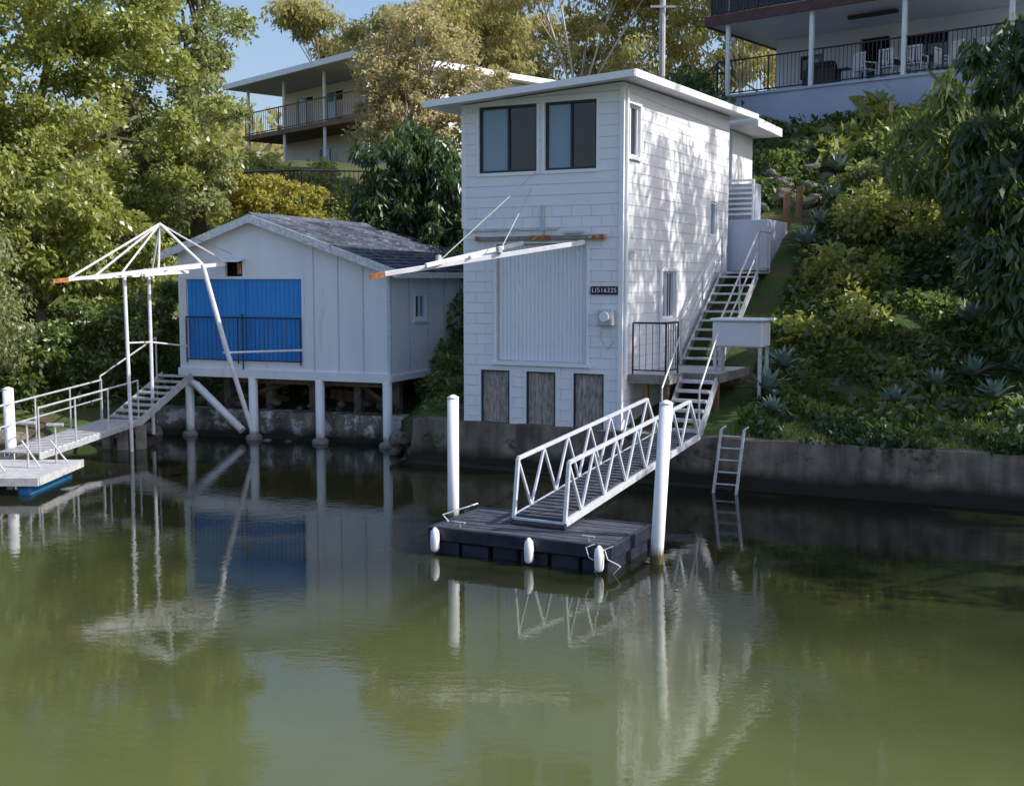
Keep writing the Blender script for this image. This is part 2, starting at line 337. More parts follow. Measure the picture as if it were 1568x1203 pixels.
    hb=B(); hb.box(T,.30,.62,-.12,-.031,4.35,4.44); hb.box(T,1.4,1.8,-.12,-.031,4.35,4.44); hb.box(T,2.88,2.97,-.12,-.031,4.35,4.44); hb.make('door_track_rust','rust',e)
    hw=B(); hw.box(T,.75,1.15,-.095,-.03,4.47,4.51)
    hw.box(T,1.55,1.6,-.07,-.012,4.45,5.0); hw.box(T,1.25,3.2,-.05,-.012,4.54,4.58); hw.make('track_brackets','galv',e)
    cr=B(); cr.beam((1.33,21.05,4.30),(-2.3,19.87,3.70),.06,.09); cr.beam((.2,21.55,4.30),(-1.5,19.95,3.86),.06,.08); cr.beam((-.75,20.3,4.02),(-.55,20.8,4.05),.05)
    cr.make('crane_beam','pipe',e,bevel=.008)
    cr=B(); cr.beam((-2.2,19.90,3.715),(-2.45,19.82,3.665),.065,.095); cr.make('beam_tip','rust',e)
    sy=B(); sy.tube([(.44,21.55,5.6),(-1.29,20.16,3.93)],.011,6); sy.tube([(.36,21.55,5.3),(-.23,20.5,4.1)],.011,6); sy.tube([(-1.29,20.2,3.93),(-1.29,20.2,4.05)],.05,8); sy.tube([(-.23,20.5,4.1),(-.23,20.5,4.2)],.06,8)
    sy.tube([(-.2,20.5,4.08),(-.95,21.0,4.0)],.015,6); sy.make('stay_rods','galv',e)
    s=B(); s.box(T,.06,.60,-.035,-.013,3.35,3.50); s.make('registration_board','black',e)
    cu=bpy.data.curves.new('t','FONT'); cu.body='LI51632S'; cu.size=.115; cu.align_x='CENTER'; cu.align_y='CENTER'; cu.extrude=.002; cu.space_character=1.15
    to=bpy.data.objects.new('t',cu); COL.objects.link(to)
    bpy.context.view_layer.update(); me=bpy.data.meshes.new_from_object(to); bpy.data.objects.remove(to)
    a=math.radians(27); R=Matrix(((math.cos(a),0,-math.sin(a)),(-math.sin(a),0,-math.cos(a)),(0,1,0))).to_4x4()
    p=T(.33,-.04,3.425); me.transform(Matrix.Translation(p)@R); me.materials.append(M['trim'])
    t=bpy.data.objects.new('registration_letters',me); COL.objects.link(t); par(t,e)
    mb=B(); mb.box(T,.12,.42,-.14,-.013,2.78,3.08); mb.make('meter_box','galv',e,bevel=.02)
    mb=B(); mb.tube([T(.27,-.14,2.95),T(.27,-.2,2.95)],.09,14); mb.make('meter_dial','trim',e)
    mb=B(); mb.tube([T(.2,-.06,2.78),T(.12,-.06,2.5),T(.25,-.06,2.35),T(.38,-.06,2.55),T(.36,-.06,2.78)],.012,6)
    mb.make('hose','galv',e)
    mb=B(); mb.tube([T(-.06,.06,7.0),T(-.06,.06,1.9)],.03,8); mb.tube([T(-.08,1.9,4.0),T(-.08,1.9,1.95)],.035,8); mb.make('downpipes','trim',e)
    lt=B(); lt.box(T,-.2,-.02,.1,.2,4.1,4.15); lt.tube([T(-.12,.15,4.1),T(-.12,.15,3.98)],.05,8); lt.make('wall_light','trim',e)
tower()
# ---------------------------------------------------------------- deck + stairs
def stairs(b,p,q,w,n,th=.04,dep=.26,rail=None,st=.04):
    p=Vector(p);q=Vector(q); d=Vector((q.x-p.x,q.y-p.y,0)).normalized(); a=Vector((-d.y,d.x,0))
    for i in range(n):
        c=p.lerp(q,(i+.5)/n)
        P=[c+a*sx*w/2+d*sy*dep/2 for sx,sy in((-1,-1),(1,-1),(1,1),(-1,1))]
        b.hexa([v+Vector((0,0,-th)) for v in P]+P)
    for sgn in(-1,1):
        o=a*sgn*(w/2+.03); b.beam(p+o-Vector((0,0,.1)),q+o-Vector((0,0,.08)),st,.16)
        if rail:
            up=Vector((0,0,rail)); b.tube([p+o+up,q+o+up],.022,8); b.tube([p+o+up*.5,q+o+up*.5],.016,6)
            for k in(0,.5,1):
                c=p.lerp(q,k)+o; b.tube([c-Vector((0,0,.1)),c+up],.02,8)
def railing(b,P,Q,z,h,gap=.11,r=.008,pr=.018):
    P=Vector(P);Q=Vector(Q); L=(Q-P).length; n=max(1,int(L/gap))
    b.tube([P+Vector((0,0,h)),Q+Vector((0,0,h))],pr,8); b.tube([P+Vector((0,0,.08)),Q+Vector((0,0,.08))],pr*.8,6)
    for i in range(n+1):
        c=P.lerp(Q,i/n); rr=pr if i in(0,n) or i%14==0 else r
        b.tube([c+Vector((0,0,0 if rr==pr else .08)),c+Vector((0,0,h))],rr,6 if rr==pr else 4,cap=False)
e=empty('entry_deck',T(-1,1.5,1.88)[:2]+(1.8,))
b=B()
for i in range(17):
    d=.35+i*.16; b.box(T,-1.5 if d>1.1 else -.78,-.02,d,d+.152,1.84,1.88)
b.make('deck_boards','deckw',e)
b=B(); b.box(T,-.78,-.02,.31,.348,1.72,1.885); b.box(T,-1.5,-.82,1.09,1.128,1.72,1.885); b.box(T,-.82,-.782,.31,1.128,1.72,1.885); b.box(T,-1.54,-1.502,1.09,3.1,1.72,1.885); b.make('deck_bearers','stump',e)
b=B()
for s,d in((-.3,.5),(-.7,.5),(-1.4,1.3),(-1.4,2.7),(-.3,2.6)):
    b.box(T,s-.05,s+.05,d-.05,d+.05,.5,1.715)
b.make('posts','timber',e)
b=B(); railing(b,T(-.08,.38,1.88),T(-.72,.38,1.88),0,.95); railing(b,T(-.72,.38,1.88),T(-.74,1.0,1.88),0,.95)
b.make('deck_railing','dark',e)
e=empty('deck_stairs',(3.2,20.6,.9))
b=B(); stairs(b,(2.98,20.12,.90),(3.45,21.02,1.86),.62,6,th=.05,dep=.22)
for sg in(-1,1):
    o=Vector((.88,-.46,0))*sg*.35; b.tube([Vector((2.98,20.12,.9))+o+Vector((0,0,.8)),Vector((3.45,21.02,1.86))+o+Vector((0,0,.8))],.018,8); b.tube([Vector((2.98,20.12,.85))+o,Vector((2.98,20.12,1.7))+o],.018,8)
b.make('treads','galv',e)
e=empty('side_stairs',T(-.55,4.3,2.5))
b=B(); stairs(b,T(-.55,2.95,1.95),T(-.55,5.7,3.8),.75,10,rail=.85); b.box(T,-.97,-.1,5.72,6.7,3.76,3.8)
railing(b,T(-.97,5.75,3.8),T(-.97,6.7,3.8),0,.9); b.make('flight','galv',e)
e=empty('storage_tub',(3.7,21.3,2.4))
b=B(); b.box(T,-2.2,-1.24,1.5,2.1,2.36,2.84); b.box(T,-2.25,-1.19,1.45,2.15,2.842,2.9); b.make('tub_body','housew',e,bevel=.03)
b=B()
for s in(-2.15,-1.29):
    for d in(1.55,2.05): b.box(T,s-.03,s+.03,d-.03,d+.03,1.0 if s<-2 else 1.881,2.358)
b.make('tub_legs','galv',e)
e=empty('wall_ladder',(3.6,19.5,.5)); b=B()
p0,p1=Vector((3.42,19.25,-.15)),Vector((3.62,19.60,1.05)); w=Vector((.36,-.16,0))
b.beam(p0,p1,.04,.05); b.beam(p0+w,p1+w,.04,.05)
for i in range(6):
    c=p0.lerp(p1,.08+i*.165); b.tube([c,c+w],.016,8)
b.tube([p1,p1+Vector((.12,.25,.02))],.02,6); b.tube([p1+w,p1+w+Vector((.12,.25,.02))],.02,6); b.make('ladder_frame','galv',e)
# ---------------------------------------------------------------- pontoon
def pontoon():
    Pf=frame((1.22,13.84),26.6); e=empty('floating_pontoon',Pf(1.26,.7,.15)); W=2.58;D=1.42
    b=B()
    n=6
    for i in range(n):
        w=W/n; b.box(Pf,i*w+.02,(i+1)*w-.02,.02+(.05 if i==3 else 0),D-.02,-.2,.18 if i%2 else .165)
    b.make('floats','float',e,bevel=.03)
    b=B(); b.box(Pf,-.03,W+.03,-.03,.04,.17,.35); b.box(Pf,-.03,W+.03,D-.04,D+.03,.19,.35); b.box(Pf,-.03,.04,.041,D-.041,.17,.35); b.box(Pf,W-.04,W+.03,.041,D-.041,.19,.35); b.make('rim','float',e,bevel=.012)
    b=B()
    for i in range(10): b.box(Pf,.045,W-.045,.05+i*.13,.05+i*.13+.12,.31,.345+.004*(i%3))
    b.make('deck_slats','deckd',e)
    b=B()
    for s in(.12,1.08,2.46):
        c=Vector(Pf(s,-.09,0)); pts=[c+Vector((0,0,z)) for z in(.03,.045,.08,.22,.31,.34,.36)]
        b.tube(pts,[.02,.045,.06,.064,.055,.03,.015],12)
    b.make('fenders','tarp',e,smooth=True)
    b=B()
    for s in(-.05,.2): 
        pts=[Vector(Pf(s+.1*math.sin(k*1.3),-.05-.05*math.sin(k*.9),.36-.07*k*(k<6)+.03*math.sin(k*2))) for k in range(6)]; b.tube(pts,.007,5)
    b.tube([Pf(W-.1,.3,.37),Pf(W+.1,.5,.4),Pf(W+.05,D,.4)],.01,5); b.make('mooring_rope','tarp',e)
    b=B()
    for s in(.35,2.2):
        b.tube([Pf(s,.12,.35),Pf(s,.12,.40)],.015,6); b.tube([Pf(s-.08,.12,.41),Pf(s+.08,.12,.41)],.014,6)
    b.make('cleats','galv',e)
pontoon()
m=pm('pile_sleeve',(.82,.83,.85),(.88,.88,.89),4,.35,.08,(.6,.6,.57),5,.66); nt=m.node_tree; L=nt.links; bb=nt.nodes['Principled BSDF']; src=bb.inputs['Base Color'].links[0].from_socket
g=N(nt,'ShaderNodeNewGeometry'); sp=N(nt,'ShaderNodeSeparateXYZ'); L.new(g.outputs['Position'],sp.inputs[0]); nn=N(nt,'ShaderNodeTexNoise'); nn.inputs['Scale'].default_value=9; nn.inputs['Detail'].default_value=5
ad=N(nt,'ShaderNodeMath',operation='MULTIPLY_ADD'); ad.inputs[1].default_value=-.3; L.new(nn.outputs['Fac'],ad.inputs[0]); L.new(sp.outputs[2],ad.inputs[2])
mr=N(nt,'ShaderNodeMapRange'); mr.inputs[1].default_value=-.06; mr.inputs[2].default_value=.08; L.new(ad.outputs[0],mr.inputs[0])
mx=N(nt,'ShaderNodeMixRGB'); L.new(mr.outputs[0],mx.inputs[0]); mx.inputs[1].default_value=(.16,.13,.06,1); L.new(src,mx.inputs[2]); L.new(mx.outputs[0],bb.inputs['Base Color']); M['pilemat']=m
def pile(name,p,q,r):
    b=B(); p=Vector(p);q=Vector(q); b.tube([p,q],r,18,cap=True); b.tube([q,q+Vector((0,0,.015)),q+Vector((0,0,.05))],[r*1.06,r*1.06,r*.3],18)
    b.make(name,'pilemat',None,smooth=True)
pile('mooring_pile',(-.88,16.85,-1),(-.875,16.85,1.87),.085)
pile('mooring_pile',(1.80,14.37,-1),(1.95,14.37,2.05),.085)
pile('mooring_pile',(-9.53,21.57,-1),(-9.56,21.57,1.55),.1)
def gangway():
    A=Vector((.36,14.95,.43)); Bq=Vector((2.86,19.55,.95)); e=empty('aluminium_gangway',(1.6,17.2,.6))
    d=(Bq-A).normalized(); a=Vector((d.y,-d.x,0)).normalized(); w=.38; H=.78; L=(Bq-A).length; up=Vector((0,0,1))
    b=B(); n=6
    for sg in(-1,1):
        o=a*sg*w; b.beam(A+o,Bq+o,.06,.09)
        t0=A+d*.12+o+up*H; t1=A+d*(L-.5)+o+up*(H-.08)
        b.beam(t0,t1,.05,.05); b.beam(A+o,t0,.05); b.beam(Bq+o,t1,.05)
        for i in range(n):
            x0=.12+(L-.62)*i/n; x1=.12+(L-.62)*(i+.5)/n; x2=.12+(L-.62)*(i+1)/n
            hh0=H-.02-.08*i/n; hh2=H-.02-.08*(i+1)/n
            b.beam(A+d*x0+o+up*hh0,A+d*x1+o+up*.04,.035); b.beam(A+d*x1+o+up*.04,A+d*x2+o+up*hh2,.035)
    for i in range(8):
        c=A+d*(L*i/7); b.beam(c-a*w,c+a*w,.04)
    b.make('truss_sides','alu',e,bevel=.004)
    b=B(); P=[A-a*(w-.04)+up*.03,A+a*(w-.04)+up*.03,Bq+a*(w-.04)+up*.03,Bq-a*(w-.04)+up*.03]; b.hexa(P+[p+up*.03 for p in P])
    for i in range(34):
        c=A+d*(L*(i+.5)/34)+up*.068; b.beam(c-a*.32,c+a*.32,.02,.012)
    b.make('walkway','deckd',e)
    b=B(); c=A-up*.06; b.tube([c-a*.4,c+a*.4],.05,10); b.make('roller','dark',e)
gangway()
# ---------------------------------------------------------------- boathouse (left)
S=frame((-2.635,24.6),22)
def boathouse():
    e=empty('boathouse',(-2.635,24.6,0)); W=5.52;D=7.3;z0=1.52
    op=[(2.18,5.30,1.78,3.64),(3.74,4.2,3.74,4.02)]
    b=B(); wall(b,S,0,W,z0,3.7,op[:1],0,.08)
    b.box(S,W-1.32,W,0,.08,3.7,4.05); b.box(S,0,3.74,0,.08,3.7,3.86); b.box(S,3.38,3.74,0,.08,3.86,4.05)
    b.hexa([S(0,0,3.86),S(3.38,0,3.86),S(3.38,.08,3.86),S(0,.08,3.86),S(0,0,3.87),S(3.38,0,5.0),S(3.38,.08,5.0),S(0,.08,3.87)])
    b.hexa([S(3.38,0,4.05),S(W,0,4.05),S(W,.08,4.05),S(3.38,.08,4.05),S(3.38,0,5.0),S(W,0,4.28),S(W,.08,4.28),S(3.38,.08,5.0)])
    wall(b,S,.08,D,z0,3.86,[(1.2,1.75,2.75,3.3)],0,.08,side=True); b.box(S,W-.08,W,.08,D,z0,4.27); b.box(S,.08,W-.08,D-.08,D,z0,3.86)
    b.make('sheet_walls','whiteweath',e)
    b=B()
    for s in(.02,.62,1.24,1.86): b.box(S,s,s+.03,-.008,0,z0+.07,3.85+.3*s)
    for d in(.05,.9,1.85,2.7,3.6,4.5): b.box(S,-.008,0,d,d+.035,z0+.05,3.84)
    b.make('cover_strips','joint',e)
    b=B(); b.box(S,-.03,W+.03,-.05,-.001,z0-.12,z0+.07); b.box(S,-.05,-.001,0,D,z0-.10,z0+.04); b.box(S,2.12,2.18,-.02,.02,1.7,3.68); b.box(S,5.3,5.36,-.02,.02,1.7,3.68); b.make('plinth_and_door_trim','whiteweath',e)
    b=B(); n=26; w=3.12/n
    b.box(S,2.18,5.30,.055,.075,1.78,3.64)
    for i in range(n): b.box(S,2.18+i*w+.006,2.18+(i+1)*w-.006,.049,.055,1.79,3.63)
    b.box(S,3.70,3.78,.02,.046,1.79,3.63); b.make('blue_doors','blue',e)
    b=B(); railing(b,S(2.2,-.06,1.72),S(5.28,-.06,1.72),0,1.05,gap=.115); b.tube([S(3.72,-.07,1.6),S(3.72,-.07,2.85)],.02,6); b.make('door_railing','dark',e)
    b=B(); b.box(S,.1,W-.1,.1,D-.2,1.38,1.5); b.box(S,3.6,4.3,.3,.35,3.7,4.1); b.make('floor_frame','interior',e)
    b=B(); b.box(S,3.76,3.86,-.015,.06,3.75,4.0); b.make('hoist_block','rust',e)
    b=B(); b.hexa([S(3.65,-.3,4.02),S(4.3,-.3,4.02),S(4.3,-.001,4.08),S(3.65,-.001,4.08),S(3.65,-.3,4.05),S(4.3,-.3,4.05),S(4.3,-.001,4.11),S(3.65,-.001,4.11)]); b.make('hoist_hood','whiteweath',e)
    window(e,S,1.2,1.75,2.75,3.3,.03,['glass','glassl'],side=True)
    cs=B(); cs.box(S,-.03,-.001,1.14,1.2,2.72,3.34); cs.box(S,-.03,-.001,1.75,1.81,2.72,3.34); cs.box(S,-.04,-.001,1.1,1.85,2.66,2.72); cs.box(S,-.04,-.001,1.1,1.85,3.34,3.39); cs.make('window_casing','trim',e)
    k=(5.0-3.87)/3.38; ov=.28; fo=.22
    r=B()
    def R(s,d,o): 
        z=(5.02-(3.38-s)*k) if s<=3.38 else (5.02-(s-3.38)*k)
        return S(s,d,z+o)
    for side in(0,1):
        ext=(3.38+ov) if side==0 else (W-3.38+ov)
        nc=int(ext/.24)+1; cw=ext/nc
        for i in range(nc):
            a0=i*cw; a1=min((i+1)*cw+.03,ext)
            d=-fo+random.uniform(-.2,0)
            while d<D+.2:
                w=random.uniform(.25,.34); d0=max(d,-fo); d1=min(d+w-.012,D+.2)
                if d1>d0+.02:
                    f=lambda a:(3.38-a) if side==0 else (3.38+a)
                    h0=.012+random.uniform(0,.008); h1=.045+random.uniform(0,.02)
                    r.hexa([R(f(a0),d0,0.0),R(f(a1),d0,0.0),R(f(a1),d1,0.0),R(f(a0),d1,0.0),R(f(a0),d0,h0),R(f(a1),d0,h1),R(f(a1),d1,h1),R(f(a0),d1,h0)])
                d+=w
    r.make('shingles','slate',e)
    r=B()
    r.hexa([R(-ov,-fo,-.03),R(3.38,-fo,-.03),R(3.38,D+.2,-.03),R(-ov,D+.2,-.03),R(-ov,-fo,-.003),R(3.38,-fo,-.003),R(3.38,D+.2,-.003),R(-ov,D+.2,-.003)])
    r.hexa([R(W+ov,-fo,-.03),R(3.381,-fo,-.03),R(3.381,D+.2,-.03),R(W+ov,D+.2,-.03),R(W+ov,-fo,-.003),R(3.381,-fo,-.003),R(3.381,D+.2,-.003),R(W+ov,D+.2,-.003)])
    r.make('roof_boards','woodold',e)
    r=B()
    for s0,s1 in((-ov-.02,3.38),(W+ov+.02,3.381)):
        r.hexa([R(s0,-fo-.03,-.13),R(s1,-fo-.03,-.13),R(s1,-fo-.004,-.13),R(s0,-fo-.004,-.13),R(s0,-fo-.03,.05),R(s1,-fo-.03,.05),R(s1,-fo-.004,.05),R(s0,-fo-.004,.05)])
    r.box(S,-ov-.04,-ov-.005,-fo,D+.2,3.66,3.79); r.make('barge_boards','peel',e)
    r=B(); r.hexa([R(3.24,-fo,.03),R(3.38,-fo,.075),R(3.38,D+.2,.075),R(3.24,D+.2,.03),R(3.24,-fo,.05),R(3.38,-fo,.10),R(3.38,D+.2,.10),R(3.24,D+.2,.05)]); r.hexa([R(3.52,-fo,.03),R(3.381,-fo,.075),R(3.381,D+.2,.075),R(3.52,D+.2,.03),R(3.52,-fo,.05),R(3.381,-fo,.10),R(3.381,D+.2,.10),R(3.52,D+.2,.05)]); r.make('ridge_cap','slate',e)
    b=B()
    for s in(.08,1.77,3.53,5.29): b.tube([S(s,.02,-.8),S(s,.02,1.40)],.105,14)
    b.tube([S(5.25,-.02,1.25),S(5.05,-.04,1.2),S(3.75,-.12,.2)],.09,12); b.make('front_piles','pilemat',e,smooth=True)
    b=B()
    for s in(.08,1.77,3.53,5.29): b.tube([S(s,.02,-.8),S(s,.02,.06),S(s,.02,.12)],[.24,.19,.12],10)
    b.make('pile_footings','stump',e)
    b=B()
    for s in(.5,1.5,2.7,3.9,5.1):
        b.box(S,s-.09,s+.09,1.2,1.38,-.2,1.375)
    for s in(.1,1.2,2.4,3.6,4.8): b.box(S,s-.08,s+.08,2.7,2.86,.2,1.375)
    b.make('concrete_stumps','stump',e)
    b=B(); b.beam(S(4.2,.35,1.32),S(.3,.35,1.32),.08,.12); b.beam(S(2.6,1.9,.9),S(1.2,2.0,.8),.12,.25); b.beam(S(4.7,1.8,.9),S(3.9,2.1,.7),.3,.15); b.beam(S(5.0,1.1,.7),S(3.0,1.15,1.3),.06,.1); b.beam(S(.4,1.1,.65),S(1.5,1.15,1.3),.06,.1); b.make('stored_timber','timber',e)
boathouse()
def davit():
    e=empty('davit_crane',(-8,24.2,.4)); b=B()
    tip=(-9.0,23.2,3.62); ap=(-7.57,24.8,4.82); rt=(-6.62,24.6,3.95); wl=(-6.5,25.95,4.05)
    b.beam(tip,(-6.45,25.9,3.98),.06,.08); b.beam(tip,rt,.05,.07); b.beam((-8.85,23.6,3.65),(-7.3,25.9,3.8),.05,.07)
    b.tube([tip,ap],.024,8); b.tube([(-8.7,23.9,3.68),ap],.024,8); b.tube([ap,rt],.032,8); b.tube([ap,wl],.022,8); b.tube([ap,(-7.6,24.7,3.8)],.026,8); b.tube([ap,(-8.2,24.0,3.7)],.022,8); b.tube([ap,(-7.95,25.3,3.7)],.022,8)
    b.tube([rt,(-6.2,24.7,2.2),(-5.7,24.85,.35)],[.05,.055,.05],10)
    b.tube([(-8.1,24.0,3.68),(-8.05,24.0,-.6)],.04,8); b.tube([(-8.0,25.3,3.7),(-8.0,25.3,.2)],.04,8); b.beam((-8.15,23.9,3.7),(-8.0,25.5,3.72),.06)
    b.tube([(-8.07,24.0,2.3),(-8.0,25.3,2.25)],.02,6); b.tube([(-8.0,25.3,2.25),(-7.5,26.4,2.1)],.02,6); b.tube([(-6.25,24.7,2.05),(-4.6,25.1,2.08)],.025,8)
    b.make('crane_frame','pipe',e)
    b=B(); b.beam((-8.94,23.26,3.625),(-9.2,22.98,3.59),.065,.085); b.make('rusty_tip','rust',e)
    b=B(); b.tube([ap,(-6.3,25.9,4.2)],.006,4); b.tube([ap,(-7.8,24.2,3.75)],.006,4); b.make('wire','dark',e)
davit()
def leftside():
    e=empty('access_walkway',(-9,22.5,.5)); b=B()
    P0=Vector((-9.15,21.0,.42)); P1=Vector((-8.45,24.5,.62)); d=(P1-P0).normalized(); a=Vector((d.y,-d.x,0)).normalized()
    n=24
    for i in range(n):
        c=P0.lerp(P1,(i+.5)/n); b.beam(c-a*.42,c+a*.42,.13,.03)
    b.make('boards','deckw',e)
    b=B()
    for sg in(-1,1):
        o=a*sg*.43; b.beam(P0+o-Vector((0,0,.06)),P1+o-Vector((0,0,.06)),.04,.1); b.tube([P0+o+Vector((0,0,.85)),P1+o+Vector((0,0,.85))],.02,8)
        if sg<0: b.tube([P0+o+Vector((0,0,.45)),P1+o+Vector((0,0,.45))],.015,8)
        for k in range(4):
            c=P0.lerp(P1,k/3)+o; b.tube([c-Vector((0,0,.1)),c+Vector((0,0,.87))],.018,8)
    b.make('handrails','galv',e)
    b=B(); 
    for x,y in((-8.35,24.3),(-8.0,24.45),(-8.75,24.5)): b.box(lambda p,q,z:(x+p,y+q,z),-.09,.09,-.09,.09,-.8,.5)
    b.make('stumps','stump',e)
    e=empty('boathouse_steps',(-8.1,25.5,.6)); b=B(); stairs(b,(-8.45,24.6,.62),(-7.75,26.35,1.5),.75,8,dep=.2); b.tube([(-8.9,24.6,1.55),(-8.2,26.3,2.3)],.02,8); b.tube([(-8.9,24.6,1.55),(-8.9,24.6,.4)],.02,8); b.tube([(-8.2,26.3,2.3),(-8.2,26.3,.8)],.02,8); b.make('step_treads','deckw',e)
    e=empty('jetty_pontoon',(-9.3,20,.2)); b=B(); W=lambda p,q,z:(p,q,z)
    for i in range(16): b.box(W,-10.9,-8.0,19.0+i*.125,19.0+i*.125+.115,.26,.3)
    b.box(W,-10.9,-7.96,18.94,18.99,.17,.305); b.box(W,-7.995,-7.95,19.0,21.0,.17,.305); b.make('deck','deckw',e)
    b=B()
    for x in(-10.4,-9.3,-8.25):
        b.tube([(x,19.06,.04),(x,19.1,.04),(x,20.86,.04),(x,20.9,.04)],[.08,.13,.13,.08],14)
    b.make('blue_drums','bluefloat',e)
    b=B()
    for x,y,h in((-9.0,19.6,.75),(-8.6,20.1,.8),(-9.5,19.8,.7),(-8.3,20.6,.7)): b.tube([(x,y,.3),(x,y,.3+h)],.02,8); b.tube([(x-.15,y,.3+h),(x+.15,y,.3+h)],.03,8); b.tube([(x-.1,y,.3+h*.6),(x+.25,y-.1,.32)],.018,6)
    b.make('mooring_brackets','galv',e)
leftside()
# ---------------------------------------------------------------- houses
def terrace_house():
    H=frame((9.18,36),40); e=empty('balcony_house',(9.18,36,8.5)); a0,a1=-9.0,3.3; zt=9.5
    b=B(); b.box(H,a0,a1,0,.25,7.0,zt); b.box(H,a1-.25,a1,.25,7,7,zt); b.box(H,a0,a1-.26,.25,4.2,zt-.2,zt-.02); b.make('terrace_wall','render',e)
    b=B(); b.box(H,a0,a1+.05,-.06,.3,zt,zt+.08); b.make('terrace_coping','render',e)
    b=B(); railing(b,H(a1,.1,zt+.08),H(a0,.1,zt+.08),0,1.1,gap=.13,r=.013,pr=.028); railing(b,H(a1,.1,zt+.08),H(a1+3.5,3.5,zt-.2),0,1.1,gap=.13,r=.013,pr=.028); b.make('terrace_railing','dark',e)
    fo=[(-1.1,-.1,zt,zt+2.0),(-3.0,-1.6,zt+.7,zt+1.9),(1.2,2.0,zt+.9,zt+1.7),(-6.6,-4.6,zt,zt+2.0)]
    b=B(); wall(b,H,a0,2.9,zt,zt+2.35,fo,3.4,3.6); b.box(H,2.7,2.9,3.6,9,zt,zt+2.35); b.box(H,a0,2.9,3.6,9,zt-.1,zt)
    b.make('house_wall','housew',e)
    b=B(); b.box(H,a0,2.6,4.6,4.65,zt,zt+2.3); b.make('room_interior','interior',e)
    window(e,H,-3.0,-1.6,zt+.7,zt+1.9,3.45,['glass','glass'],fm='dark'); window(e,H,1.2,2.0,zt+.9,zt+1.7,3.45,['glassl','glass'],fm='brown'); window(e,H,-6.6,-4.6,zt,zt+2.0,3.45,['glass','glass','glassl'],fm='trim')
    b=B(); b.box(H,a0,3.6,-.1,9,zt+2.36,zt+2.5); b.make('balcony_soffit','housew',e)
    b=B(); b.box(H,a0,3.66,-.16,-.101,zt+2.3,zt+2.62); b.box(H,3.601,3.66,-.1,9,zt+2.3,zt+2.62); b.box(H,a0,3.6,-.1,9,zt+2.502,zt+2.6); b.make('balcony_fascia','brown',e)
    b=B()
    for s in(2.9,0,-2.9,-5.9,-8.8): b.box(H,s-.06,s+.06,.0,.12,zt+.08,zt+2.35)
    for s in(2.9,0,-2.9,-5.9): b.box(H,s-.06,s+.06,.0,.12,zt+2.6,zt+5.1)
    b.make('posts','trim',e)
    b=B(); railing(b,H(3.5,-.02,zt+2.62),H(a0,-.02,zt+2.62),0,1.0,gap=.12,r=.012,pr=.025); b.make('upper_railing','dark',e)
    b=B(); b.box(H,3.5,0.5,.0,.02,zt+2.7,zt+3.5); b.make('privacy_screen','deckd',e)
    b=B(); b.box(H,a0,2.9,3.4,9,zt+2.62,zt+5.1); b.make('upper_storey','housew',e)
    b=B(); b.box(H,a0,4.2,-.8,9.5,zt+5.12,zt+5.4); b.make('roof','deckd',e)
    b=B(); b.box(H,-2.2,-.6,1.2,1.4,zt+2.18,zt+2.3); b.make('strip_light','dark',e,bevel=.04)
    def chair(p,rot):
        x,y=p; c,s=math.cos(rot),math.sin(rot); base=Vector(H(x,y,zt))
        Fc=lambda u,v,z:(base.x+c*u-s*v,base.y+s*u+c*v,base.z+z)
        ee=empty('patio_chair',base); bb=B()
        for u in(-.22,.22):
            for v in(-.22,.22): bb.box(Fc,u-.02,u+.02,v-.02,v+.02,0,.43 if v<0 else .9)
        bb.box(Fc,-.25,.25,-.25,.25,.431,.46)
        for k in range(5): bb.box(Fc,-.19+k*.09,-.14+k*.09,.2,.22,.5,.88)
        bb.box(Fc,-.24,.24,.19,.235,.901,.96)
        for u in(-.25,.25): bb.box(Fc,u-.025,u+.025,-.24,.19,.64,.67); bb.box(Fc,u-.02,u+.02,-.24,-.2,.461,.64)
        bb.make('chair_frame','tarp',ee)
    for i,(x,y,r) in enumerate([(-1.5,.6,2.0),(-2.3,.55,2.3),(-3.1,.55,2.4),(-1.6,2.1,-.7),(-2.5,2.1,-.9),(-3.7,1.2,.8),(-4.4,.7,1.9),(-5.1,.8,2.6),(-5.7,.9,1.2)]): chair((x,y),r)
    ee=empty('patio_table',H(-2.4,1.4,zt)); bb=B(); bb.box(H,-3.4,-1.4,.95,1.85,zt+.7,zt+.75)
    for s in(-3.3,-1.5):
        for d in(1.02,1.78): bb.box(H,s-.03,s+.03,d-.03,d+.03,zt,zt+.699)
    bb.make('table_frame','dark',ee)
    ee=empty('barbecue_grill',H(.3,1.6,zt)); bb=B(); bb.box(H,-.2,.9,1.3,1.8,zt+.1,zt+.8); bb.hexa([H(-.1,1.3,zt+.81),H(.8,1.3,zt+.81),H(.8,1.8,zt+.81),H(-.1,1.8,zt+.81),H(-.05,1.45,zt+1.05),H(.75,1.45,zt+1.05),H(.75,1.75,zt+1.05),H(-.05,1.75,zt+1.05)]); bb.box(H,-.2,-.6,1.35,1.75,zt+.72,zt+.76); bb.tube([H(0,1.27,zt+.9),H(.7,1.27,zt+.9)],.015,6); bb.make('grill_body','dark',ee)
terrace_house()
